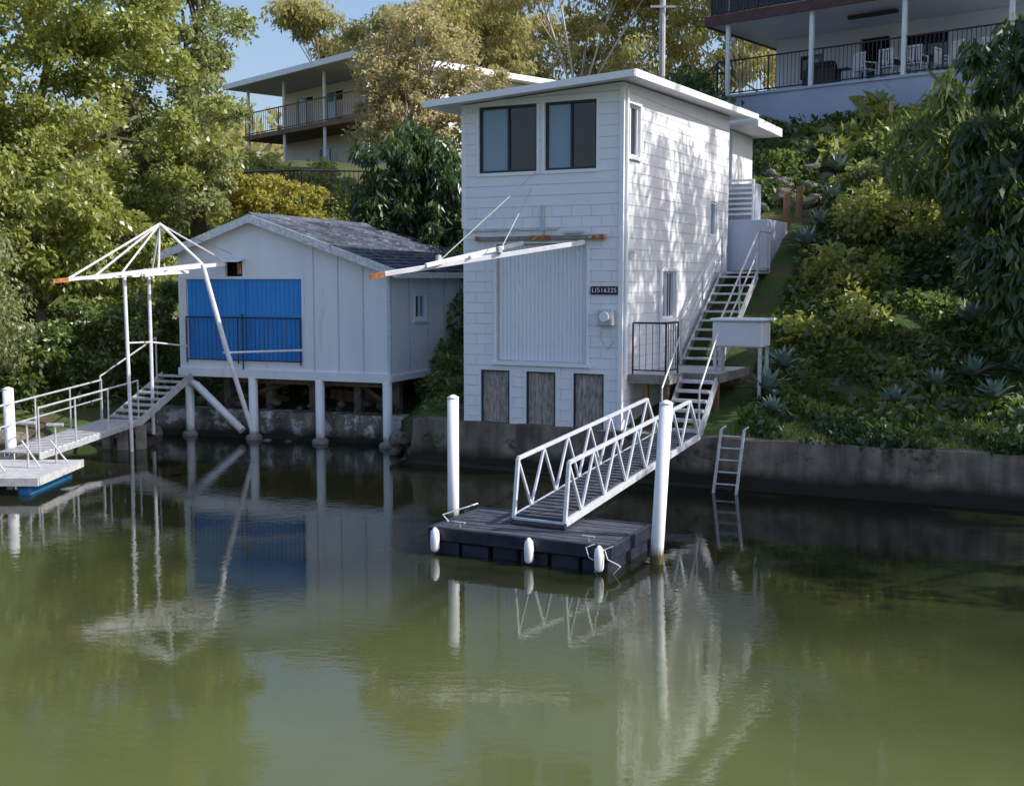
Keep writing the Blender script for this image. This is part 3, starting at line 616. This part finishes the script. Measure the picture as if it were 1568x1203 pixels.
def back_house():
    e=empty('two_storey_house',(-5.6,46,8)); 
    H=frame((-5.6,46),48)
    b=B(); fo=[(2.2,3.8,7.9,9.7),(5.0,6.6,8.0,9.5),(1.5,3.4,10.4,12.0),(4.6,6.0,10.6,11.9),(7,8.4,10.6,11.9)]
    wall(b,H,0,9.5,7.0,12.2,fo,1.8,2.0); b.box(H,0,.2,2.0,13,7.0,12.2); b.box(H,9.3,9.5,2,12,7.0,12.2); b.box(H,.2,9.3,11.8,12,7.0,12.2); b.make('walls','cream',e)
    for o in fo: window(e,H,o[0],o[1],o[2],o[3],1.85,['glass','glassl'],fm='trim')
    b=B(); b.box(H,.3,9.2,2.6,2.7,7.0,12.1); b.make('interior','interior',e)
    b=B(); b.box(H,-.2,9.8,-.2,1.79,9.95,10.15); b.make('balcony_floor','timber',e)
    b=B(); railing(b,H(0,-.1,10.15),H(9.7,-.1,10.15),0,1.0,gap=.16,r=.012,pr=.03); b.make('balcony_railing','timber',e)
    b=B()
    for s in(.1,3.2,6.4,9.5): b.tube([H(s,-.05,7.0),H(s,-.05,12.2)],.07,8)
    b.make('posts','trim',e)
    b=B(); b.hexa([H(-.6,-.8,12.22),H(10.2,-.8,12.22),H(10.2,13.5,12.22),H(-.6,13.5,12.22),H(-.6,-.8,12.42),H(10.2,-.8,12.42),H(9,6,12.9),H(1,6,12.9)]); b.make('roof','deckw',e)
    b=B(); b.box(H,-.68,10.3,-.9,-.81,12.22,12.45); b.box(H,-.7,-.61,-.8,13.5,12.22,12.45); b.make('gutters','trim',e)
back_house()
b=B(); railing(b,(-8.6,36.6,5.9),(-6.5,35.8,5.9),0,1.1,gap=.14,r=.015,pr=.03); railing(b,(-6.5,35.8,5.9),(-4.5,36.2,5.9),0,1.1,gap=.14,r=.015,pr=.03); b.make('garden_fence','dark')
b=B(); b.tube([(5.9,46,8),(5.9,46,16.8)],[.14,.11],10); b.box(lambda p,q,z:(5.9+p,46+q,z),-.7,.7,-.16,-.12,15.0,15.1); b.box(lambda p,q,z:(5.9+p,46+q,z),-.5,.5,-.16,-.12,14.2,14.28)
for x in(-.6,-.2,.2,.6): b.tube([(5.9+x,45.86,15.1),(5.9+x,45.86,15.25)],.04,6)
b.make('utility_pole','deckw')
# ---------------------------------------------------------------- foliage
def unit(v): return v/np.maximum(np.linalg.norm(v,axis=1,keepdims=True),1e-6)
def leafmesh(name,C,D,l,w,mat,e):
    n=len(C); r=rng.normal(size=(n,3)); s=unit(np.cross(D,r)); nn=np.cross(D,s)
    sc=rng.uniform(.6,1.3,(n,1)); l=l*sc; w=w*sc
    V=np.empty((n,4,3),dtype=np.float32); V[:,0]=C-D*l/2; V[:,2]=C+D*l/2; V[:,1]=C+s*w/2+nn*w*.25-D*l*.05; V[:,3]=C-s*w/2+nn*w*.25-D*l*.05
    me=bpy.data.meshes.new(name); me.vertices.add(4*n); me.vertices.foreach_set('co',V.ravel()); me.loops.add(4*n); me.loops.foreach_set('vertex_index',np.arange(4*n,dtype=np.int32))
    me.polygons.add(n); me.polygons.foreach_set('loop_start',np.arange(0,4*n,4,dtype=np.int32)); me.update(calc_edges=True); me.validate()
    me.materials.append(mat); o=bpy.data.objects.new(name,me); COL.objects.link(o); par(o,e); return o
def inell(n,c,shell=.55):
    d=unit(rng.normal(size=(n,3))); r=rng.uniform(shell,1,(n,1))**.7
    return np.array(c[:3])+d*r*np.array(c[3:6])
def tree(name,base,crowns,mat,nc=60,nl=120,cr=.5,ls=(.2,.09),droop=.3,tr=.2,bark='bark',limbs=14,shell=.45,flat=.75):
    bz=float(hh(np.array([base[0]]),np.array([base[1]]))[0][0])-.1
    e=empty(name,(base[0],base[1],bz)); b0=Vector((base[0],base[1],bz))
    vol=[c[3]*c[4]*c[5] for c in crowns]; tv=sum(v**.67 for v in vol); CC=[]
    for c,v in zip(crowns,vol): CC.append(inell(max(3,int(nc*v**.67/tv)),c,shell))
    CC=np.concatenate(CC)
    b=B(); top=Vector(np.mean(CC,axis=0)); fork=b0.lerp(top,.45)+Vector((random.uniform(-.2,.2),random.uniform(-.2,.2),0))
    b.tube([b0,b0.lerp(fork,.5)+Vector((random.uniform(-.1,.1)*2,0,0)),fork],[tr*1.25,tr,tr*.8],10)
    for c in crowns:
        cc=Vector(c[:3]); b.tube([fork,fork.lerp(cc,.5)+Vector((0,0,.1)),cc],[tr*.6,tr*.4,tr*.2],7)
    idx=rng.choice(len(CC),min(limbs,len(CC)),replace=False)
    for i in idx:
        p=Vector(CC[i]); j=min(range(len(crowns)),key=lambda k:(Vector(crowns[k][:3])-p).length); c=Vector(crowns[j][:3]); st=fork.lerp(c,random.uniform(.5,1))
        m=st.lerp(p,.5)+Vector((random.uniform(-.15,.15),random.uniform(-.15,.15),random.uniform(-.1,.25))); b.tube([st,m,p],[tr*.25,tr*.15,tr*.05],5)
    b.make('trunk_and_limbs',bark,e,smooth=True)
    n=len(CC)*nl; k=np.repeat(np.arange(len(CC)),nl); rs=rng.uniform(.6,1.3,(len(CC),1))*cr
    off=rng.normal(size=(n,3)); off=unit(off)*rng.uniform(0,1,(n,1))**.5*rs[k]; off[:,2]*=flat
    C=CC[k]+off; D=unit(off/np.maximum(rs[k],.01)+rng.normal(size=(n,3))*.5+np.array([0,0,-droop*1.5])); 
    leafmesh('foliage',C,D,ls[0],ls[1],mat,e); return e
G1=leafmat('leaf_yellowgreen',[(.12,.16,.03),(.22,.26,.05),(.34,.36,.09)],(.56,.59,.13),.42,.05)
G2=leafmat('leaf_dark',[(.025,.055,.018),(.045,.09,.024),(.08,.13,.03)],(.12,.22,.035),.3,.05)
G3=leafmat('leaf_gum',[(.24,.235,.09),(.34,.32,.13),(.44,.39,.18)],(.64,.59,.23),.4)
G4=leafmat('leaf_pale',[(.14,.175,.065),(.22,.26,.10),(.32,.35,.15)],(.48,.52,.17),.38,.04)
G5=leafmat('leaf_blossom',[(.32,.31,.12),(.48,.42,.22),(.6,.47,.35)],(.68,.62,.28),.38)
G6=leafmat('leaf_ground',[(.055,.085,.024),(.11,.165,.038),(.21,.27,.065)],(.33,.43,.08),.35,.05)
G7=leafmat('leaf_orange',[(.24,.25,.05),(.38,.35,.08),(.46,.38,.10)],(.6,.54,.13),.38)
tree('broadleaf_tree',(-12.5,31),[(-14,30,9,3.2,2.6,4),(-11.5,30.5,11.5,3.2,2.6,3),(-12.5,29,6,3,2.2,2.6),(-9.9,31,8,2.2,2,3),(-15,29,13,3,2.5,2.5)],G1,360,165,.6,(.17,.09),.25,.25,'bark',20)
tree('broadleaf_tree',(-9.2,34),[(-9.4,33.5,11.3,1.9,2,2.6),(-9.6,33,8,2.0,1.8,2),(-9.0,34,13.3,1.3,1.6,1.6),(-9.0,32,6.2,1.7,1.4,1.3)],G4,190,150,.52,(.17,.085),.3,.22)
tree('broadleaf_tree',(-11.5,28.5),[(-11.5,28,4.9,1.9,1.6,1.7),(-9.9,28.6,4.2,1.5,1.3,1.4),(-13.2,27.8,4.3,1.6,1.4,1.5)],G1,140,165,.48,(.18,.09),.4,.15)
tree('willowy_tree',(-13,25.8),[(-12.2,25.2,3.6,1.3,1.2,1.8),(-11.4,24.8,2.5,.8,.9,1.1),(-12.8,25.4,1.8,1.5,.9,1)],G4,90,170,.4,(.13,.05),.6,.12)
tree('shore_shrub',(-9.8,27.4),[(-9.8,27.2,2.2,1.2,.8,1.2),(-11,26.8,1.6,1.2,.8,.9),(-8.9,27.9,2.8,.8,.7,1.0),(-9.1,28.3,1.4,.9,.7,.8)],G6,80,140,.38,(.17,.08),.4,.06)
tree('orange_shrub',(-6.7,34),[(-7.3,33.6,6.1,1.0,.9,.7),(-6.3,34,5.8,1.0,.8,.7),(-8.1,33.4,6.1,.9,.8,.8)],G7,60,120,.35,(.14,.08),.1,.07)
tree('flowering_tree',(-3.6,39),[(-4.2,38.6,10.6,1.3,1.2,1.2),(-2.7,38.6,10.6,1.6,1.2,1.5),(-4.4,38.6,8.9,1.1,1,1.1),(-2.1,38.6,8.6,1.3,1,1.0),(-3.4,38.4,9.2,1.3,1,1.3),(-1.1,39,10,1.1,1,1.0),(-3.0,38.6,12,1.2,1,.8)],G5,280,75,.36,(.14,.08),.1,.17,'gumbark',90,.3)
tree('mango_tree',(-2.6,32.5),[(-2.9,31.5,6.7,1.2,1,1.0),(-1.9,31.8,6.1,1.1,1,1.1),(-3.4,31.2,5.7,.9,.8,.8),(-1.6,31,5.0,.9,.8,.8)],G2,110,110,.4,(.28,.07),.8,.12)
def shrubmass(name,pts,mat,ls=(.16,.08),nl=160,r=.5,droop=.2):
    C=[];D=[]
    x,y=pts[0][:2]; e=empty(name,(x,y,float(hh(np.array([x]),np.array([y]))[0][0])))
    b=B()
    for (x,y,z,rr) in pts:
        g=float(hh(np.array([x]),np.array([y]))[0][0]); zc=g+z
        m=int(nl*(rr/.5)**2); d=unit(rng.normal(size=(m,3))); off=d*rng.uniform(.3,1,(m,1))**.6*rr*(1+.25*np.sin(d[:,:1]*7+x)*np.cos(d[:,1:2]*6+y)); off[:,2]*=.85
        C.append(np.array([x,y,zc])+off); D.append(unit(d+rng.normal(size=(m,3))*.6+np.array([0,0,-droop])))
        for k in range(3): b.tube([(x,y,g-.1),(x+random.uniform(-.5,.5)*rr,y+random.uniform(-.5,.5)*rr,zc+rr*.4)],[.03,.008],5)
    leafmesh('foliage',np.concatenate(C),np.concatenate(D),ls[0],ls[1],mat,e); b.make('stems','bark',e)
def P(n,x0,x1,y0,y1,z=(.1,.5),r=(.4,.8)):
    return [(random.uniform(x0,x1),random.uniform(y0,y1),random.uniform(*z),random.uniform(*r)) for _ in range(n)]
shrubmass('garden_hedge',P(26,-7.2,-3.2,33.6,34.8,(.1,.6),(.5,.7)),G6,(.12,.06),380)
shrubmass('garden_shrubs',P(30,-7.5,-.4,31.5,34,(0,.5),(.5,.8)),G6,(.17,.08),340)
shrubmass('garden_shrubs',P(24,-7.5,-.4,31.5,34,(0,.5),(.5,.8)),G2,(.18,.08),340)
shrubmass('garden_shrubs',P(16,-9.5,-5,37.5,40,(.0,.2),(.4,.65)),G1,(.18,.09),260)
shrubmass('garden_shrubs',P(34,-3,6,34,40,(.2,1.2),(.7,1.3)),G2,(.22,.1),190)
shrubmass('gap_shrub',[(-1.6,26.8,.5,.6),(-1.3,27.8,.8,.8),(-.9,28.8,1.3,.9),(-1.9,25.8,.3,.35),(-.3,30,1.5,1),(-1.5,24.6,.25,.35),(-1.1,24.0,.2,.3),(-1.4,25.3,.4,.5)],G6,(.18,.08),380)
def gum(x,y,h,w,seed):
    random.seed(seed); g=9
    cr=[(x+random.uniform(-w,w)*.8,y+random.uniform(-1,1)*2,g+h*random.uniform(.42,.95),w*random.uniform(.35,.6),w*.5,w*random.uniform(.25,.42)) for _ in range(9)]
    tree('eucalyptus_tree',(x,y),cr,G3,150,80,.95,(.36,.13),.7,.16,'gumbark',40,.2,.6)
for i,(x,y,h,w) in enumerate([(-10.5,70,12,3.2),(-5.5,66,13,4.5),(-1.5,72,13,4.5),(4,68,14,5),(9,70,15,5),(12.5,66,14,4.5),(17,72,16,5),(1,80,13,5),(-7,82,10,4)]): gum(x,y,h,w,100+i)
random.seed(11)
def farmass():
    C=[];D=[]
    for _ in range(300):
        x=random.uniform(-90,90); y=random.uniform(84,115); r=random.uniform(2,4.2); g=float(hh(np.array([x]),np.array([y]))[0][0])
        m=90; d=unit(rng.normal(size=(m,3))); C.append(np.array([x,y,g+random.uniform(0,3)])+d*r*rng.uniform(.6,1.1,(m,1))); D.append(unit(d+rng.normal(size=(m,3))))
    leafmesh('distant_treeline',np.concatenate(C),np.concatenate(D),1.1,.6,G3,None)
farmass()
tree('umbrella_tree',(10.2,21),[(10.3,21.4,7.0,2.3,1.8,1.5),(9.4,20.8,5.4,1.4,1.3,1.3),(9.3,20.4,4.0,1.1,1.1,1.1),(9.4,20.2,2.9,.9,.9,.8),(11,21,5,1.6,1.5,2.5)],G2,170,110,.42,(.34,.10),.9,.15)
tree('palm_like_shrub',(10.8,25),[(10.2,25,7.2,1.1,1,1.0),(9.3,25.5,6.3,.9,.9,.8),(10.8,25,5.9,1.2,1,1.2)],G6,60,60,.5,(.5,.08),.7,.08)
tree('eucalyptus_tree',(15,21),[(13.4,20.9,12.9,1.7,1.8,1.5),(14.8,20.0,14.6,2.0,2,1.5),(13.8,22.8,12.0,1.6,1.6,1.4),(13.6,19.2,11.2,1.6,1.6,1.4),(16,22.4,14.4,2,2,1.6)],G3,66,75,.55,(.3,.09),.9,.2,'gumbark',30,.2,1.7)
tree('eucalyptus_tree',(18,25.5),[(17,25.5,14,2.2,2.2,1.8),(19,24.5,12,2,2,1.6),(16.5,27.5,12.5,1.8,1.6,1.4)],G3,50,80,.6,(.3,.09),.8,.2,'gumbark',30,.2)
tree('fig_tree',(17,15),[(14.6,15.2,8.2,2.2,2.2,1.8),(16.5,14,10,2.4,2.4,2),(16,17,9.5,2,2,1.8),(15.5,12,7.5,2,2,1.6)],G2,110,100,.6,(.26,.12),.5,.3)
def cover(name,n,qr,mr,mat,ls,hmax,thr=0.0,seed=0,up=.5,spread=.8):
    q=rng.uniform(qr[0],qr[1],n); m=rng.uniform(mr[0],mr[1],n)
    xs=np.interp(q,SHQ,[p[0] for p in SH]); ys=np.interp(q,SHQ,[p[1] for p in SH]); Y=ys+m*.966; X=xs+(Y-ys)*.2588
    lump=.5+.5*np.sin(X*2.1+seed)*np.cos(Y*1.8+seed*2)+.3*np.sin(X*5+Y*3+seed)
    keep=lump>thr
    a=math.radians(27); dx=X-1.99;dy=Y-20.8; s=-math.cos(a)*dx+math.sin(a)*dy; d=math.sin(a)*dx+math.cos(a)*dy
    keep&=~((s>-1.5)&(s<3.5)&(d>-.4)&(d<10.3)); keep&=~((s>-2.0)&(s<0)&(d<3.4))
    X,Y,lump=X[keep],Y[keep],lump[keep]; Z,_=hh(X,Y); Z=Z+rng.uniform(0,1,len(X))**1.3*hmax*np.clip(lump,.1,1.3)
    C=np.stack([X,Y,Z],1); D=unit(rng.normal(size=(len(X),3))*spread+np.array([-.1,-.3,up]))
    leafmesh(name,C,D,ls[0],ls[1],mat,None)
cover('ground_cover_vines',75000,(-2,11),(1.2,17),G6,(.17,.11),.4,.05,1)
cover('ground_cover_vines',22000,(-2,11),(.3,17),G2,(.22,.11),.5,.45,2.6)
cover('shore_grass',34000,(-3,14),(.05,4),G6,(.2,.018),.16,-.3,.5,1.2,.5)
cover('edge_ground_cover',12000,(-1,13),(-.08,.9),G2,(.14,.07),.3,.5,1.7)
cover('ground_cover_vines',24000,(-24,-9),(1.5,14),G6,(.22,.11),.5,.1,4)
cover('ground_cover_vines',18000,(-9,-3),(9,18),G6,(.2,.1),.5,.1,3)
cover('gap_ground_cover',6000,(-8.6,-5.5),(.5,9),G6,(.15,.07),.3,.0,3.3)
def at(q,m):
    ys=np.interp(q,SHQ,[p[1] for p in SH]); xs=np.interp(q,SHQ,[p[0] for p in SH]); Y=ys+m*.966; X=xs+(Y-ys)*.2588; return float(X),float(Y)
def masses(name,lst,mat,ls,nl,droop=.3):
    pts=[]
    for q,m,r in lst:
        for k in range(6):
            x,y=at(q+random.uniform(-.6,.6)*r*1.5,m+random.uniform(-.6,.6)*r*1.5); pts.append((x,y,random.uniform(.0,.5)*r,random.uniform(.35,.7)*r))
    shrubmass(name,pts,mat,ls,nl,.5,droop)
masses('lantana_shrub',[(1.0,6.5,1),(1.8,8.6,1.1),(2.2,10.5,1.1),(.5,5.2,.8)],G1,(.17,.1),220)
masses('slope_shrub',[(3.0,9,1.2),(3.6,11.5,1.3),(2.8,12.8,1.2),(4.5,10,1.2),(5,13,1.4)],G6,(.24,.12),200)
masses('dark_slope_shrub',[(3.8,6.5,1.0),(4.4,8,1.1),(5.4,7,1.3),(5.2,4.5,.8),(6.2,4,.9),(2.6,7.2,.8)],G2,(.22,.11),220)
masses('philodendron_plant',[(1.2,14.4,1.0),(2.2,15.0,1.1),(3.2,15.0,1.1),(.6,13.2,.7),(4.2,14.5,1)],G1,(.5,.2),80,.5)
AG=pm('agave_leaf',(.15,.24,.20),(.26,.35,.30),3,.5,.05)
AY=pm('bromeliad_leaf',(.2,.27,.06),(.33,.38,.10),3,.5,.05)
def rosette(name,mat,q,m,R,n=26,wk=.11,lift=.1):
    x,y=at(q,m); z=float(hh(np.array([x]),np.array([y]))[0][0])+lift; V=[];F=[]
    for i in range(n):
        az=i*2.39996+random.uniform(-.1,.1); t=i/n; el=math.radians(12+68*t); L=R*(1-.25*t)*random.uniform(.85,1.1); w=R*wk
        dh=Vector((math.cos(az),math.sin(az),0)); sd=Vector((-math.sin(az),math.cos(az),0)); i0=len(V); p=Vector((0,0,0)); e=el
        for k,(wf) in enumerate([.6,1.0,1.05,.75,.4,.03]):
            V+= [tuple(p-sd*w*wf+Vector((0,0,w*wf*.35))),tuple(p),tuple(p+sd*w*wf+Vector((0,0,w*wf*.35)))]
            p=p+(dh*math.cos(e)+Vector((0,0,math.sin(e))))*L/5; e-=.10*(1-t)
        for k in range(5):
            a=i0+k*3; F+=[(a,a+1,a+4,a+3),(a+1,a+2,a+5,a+4)]
    me=bpy.data.meshes.new(name); me.from_pydata(V,[],F); me.materials.append(mat)
    for p in me.polygons: p.use_smooth=True
    o=bpy.data.objects.new(name,me); o.location=(x,y,z); COL.objects.link(o)
for q,m,R in [(3.2,5.0,.68),(3.1,3.4,.6),(3.3,2.2,.55),(-.75,1.9,.68),(-.5,3.4,.62),(2.4,3.0,.5),(-.1,7.8,.7),(.2,8.8,.6),(4.6,1.5,.5),(1.6,2.2,.45),(5.2,2.0,.5),(.7,12.2,.65),(1.2,11.2,.6),(-.6,1.0,.4),(2.0,13.5,.7),(.5,10.2,.6),(4.0,3.6,.5)]: rosette('agave_plant',AG,q,m,R,lift=.22)
for q in np.arange(.2,8.5,.55): rosette('bromeliad_plant',AY if random.random()<.6 else AG,q+random.uniform(-.2,.2),random.uniform(.7,1.5),random.uniform(.25,.42),18,.07,.05)
def rocks(name,lst):
    bm=bmesh.new()
    for x,y,z,r in lst:
        M4=Matrix.Translation((x,y,z))@Matrix.Rotation(random.uniform(0,6),4,'Z')@Matrix.Diagonal((r*random.uniform(.8,1.3),r*random.uniform(.7,1.1),r*random.uniform(.5,.8),1))
        res=bmesh.ops.create_icosphere(bm,subdivisions=2,radius=1,matrix=M4)
        for v in res['verts']: v.co+=Vector((math.sin(v.co.y*9+x),math.sin(v.co.z*11+y),math.sin(v.co.x*10)))*r*.14
    me=bpy.data.meshes.new(name); bm.to_mesh(me); bm.free(); me.materials.append(M['rock']); o=bpy.data.objects.new(name,me); COL.objects.link(o)
L=[(random.uniform(-2.5,-1.9),random.uniform(23.4,25),.0+random.uniform(0,.35),random.uniform(.12,.22)) for _ in range(16)]
for _ in range(14):
    x=random.uniform(-8.5,-2.3); L.append((x,26.75-.36*(x+8.5),random.uniform(-.1,-.03),random.uniform(.06,.12)))
for _ in range(22):
    x=random.uniform(-11.5,-8.3); L.append((x,25.1+.75*(x+11)*.9,random.uniform(-.05,.2),random.uniform(.12,.32)))
for _ in range(18):
    x=random.uniform(-8,-2.6); L.append((x,27.3-.36*(x+8.5)+random.uniform(0,1),.6+random.uniform(-.05,.2),random.uniform(.08,.2)))
rocks('shoreline_rocks',L)
L=[]
for _ in range(24):
    x,y=at(random.uniform(-1.3,.8),random.uniform(10.5,14)); L.append((x,y,float(hh(np.array([x]),np.array([y]))[0][0])+.05,random.uniform(.12,.38)))
rocks('garden_rocks',L)
b=B()
for q,m,h in((-.6,9.3,.9),(-.3,10.0,.8)):
    x,y=at(q,m); z=float(hh(np.array([x]),np.array([y]))[0][0]); b.box(lambda p,qq,zz:(x+p,y+qq,zz),-.07,.07,-.07,.07,z-.2,z+h)
b.make('garden_timber_post','timber')
# ---------------------------------------------------------------- light, sky, camera
sd=Vector((.77,-.15,.62)).normalized(); el=math.asin(sd.z); az=math.atan2(sd.x,sd.y)
w=bpy.data.worlds.new('World'); scene.world=w; w.use_nodes=True; nt=w.node_tree; bg=nt.nodes['Background']
sk=nt.nodes.new('ShaderNodeTexSky'); sk.sky_type='NISHITA'; sk.sun_disc=False; sk.sun_elevation=el; sk.sun_rotation=az; sk.air_density=1.2; sk.dust_density=2.8; sk.ozone_density=3
hs=nt.nodes.new('ShaderNodeMixRGB'); hs.blend_type='MULTIPLY'; hs.inputs[0].default_value=1; hs.inputs[2].default_value=(1.27,1.25,1.32,1)
nt.links.new(sk.outputs[0],hs.inputs[1]); nt.links.new(hs.outputs[0],bg.inputs[0]); bg.inputs[1].default_value=.15
su=bpy.data.lights.new('sun','SUN'); su.energy=5; su.angle=math.radians(.5); su.color=(1,.96,.90); so=bpy.data.objects.new('sun',su); COL.objects.link(so)
so.rotation_euler=(-sd).to_track_quat('-Z','Y').to_euler()
cam=bpy.data.cameras.new('camera'); cam.sensor_width=36; cam.lens=40.18; cam.clip_end=2000; co=bpy.data.objects.new('camera',cam); COL.objects.link(co)
co.location=(0,0,3.6); co.rotation_euler=(math.radians(90-5.6),0,0); scene.camera=co
scene.view_settings.view_transform='Standard'; scene.view_settings.look='None'; scene.view_settings.exposure=0
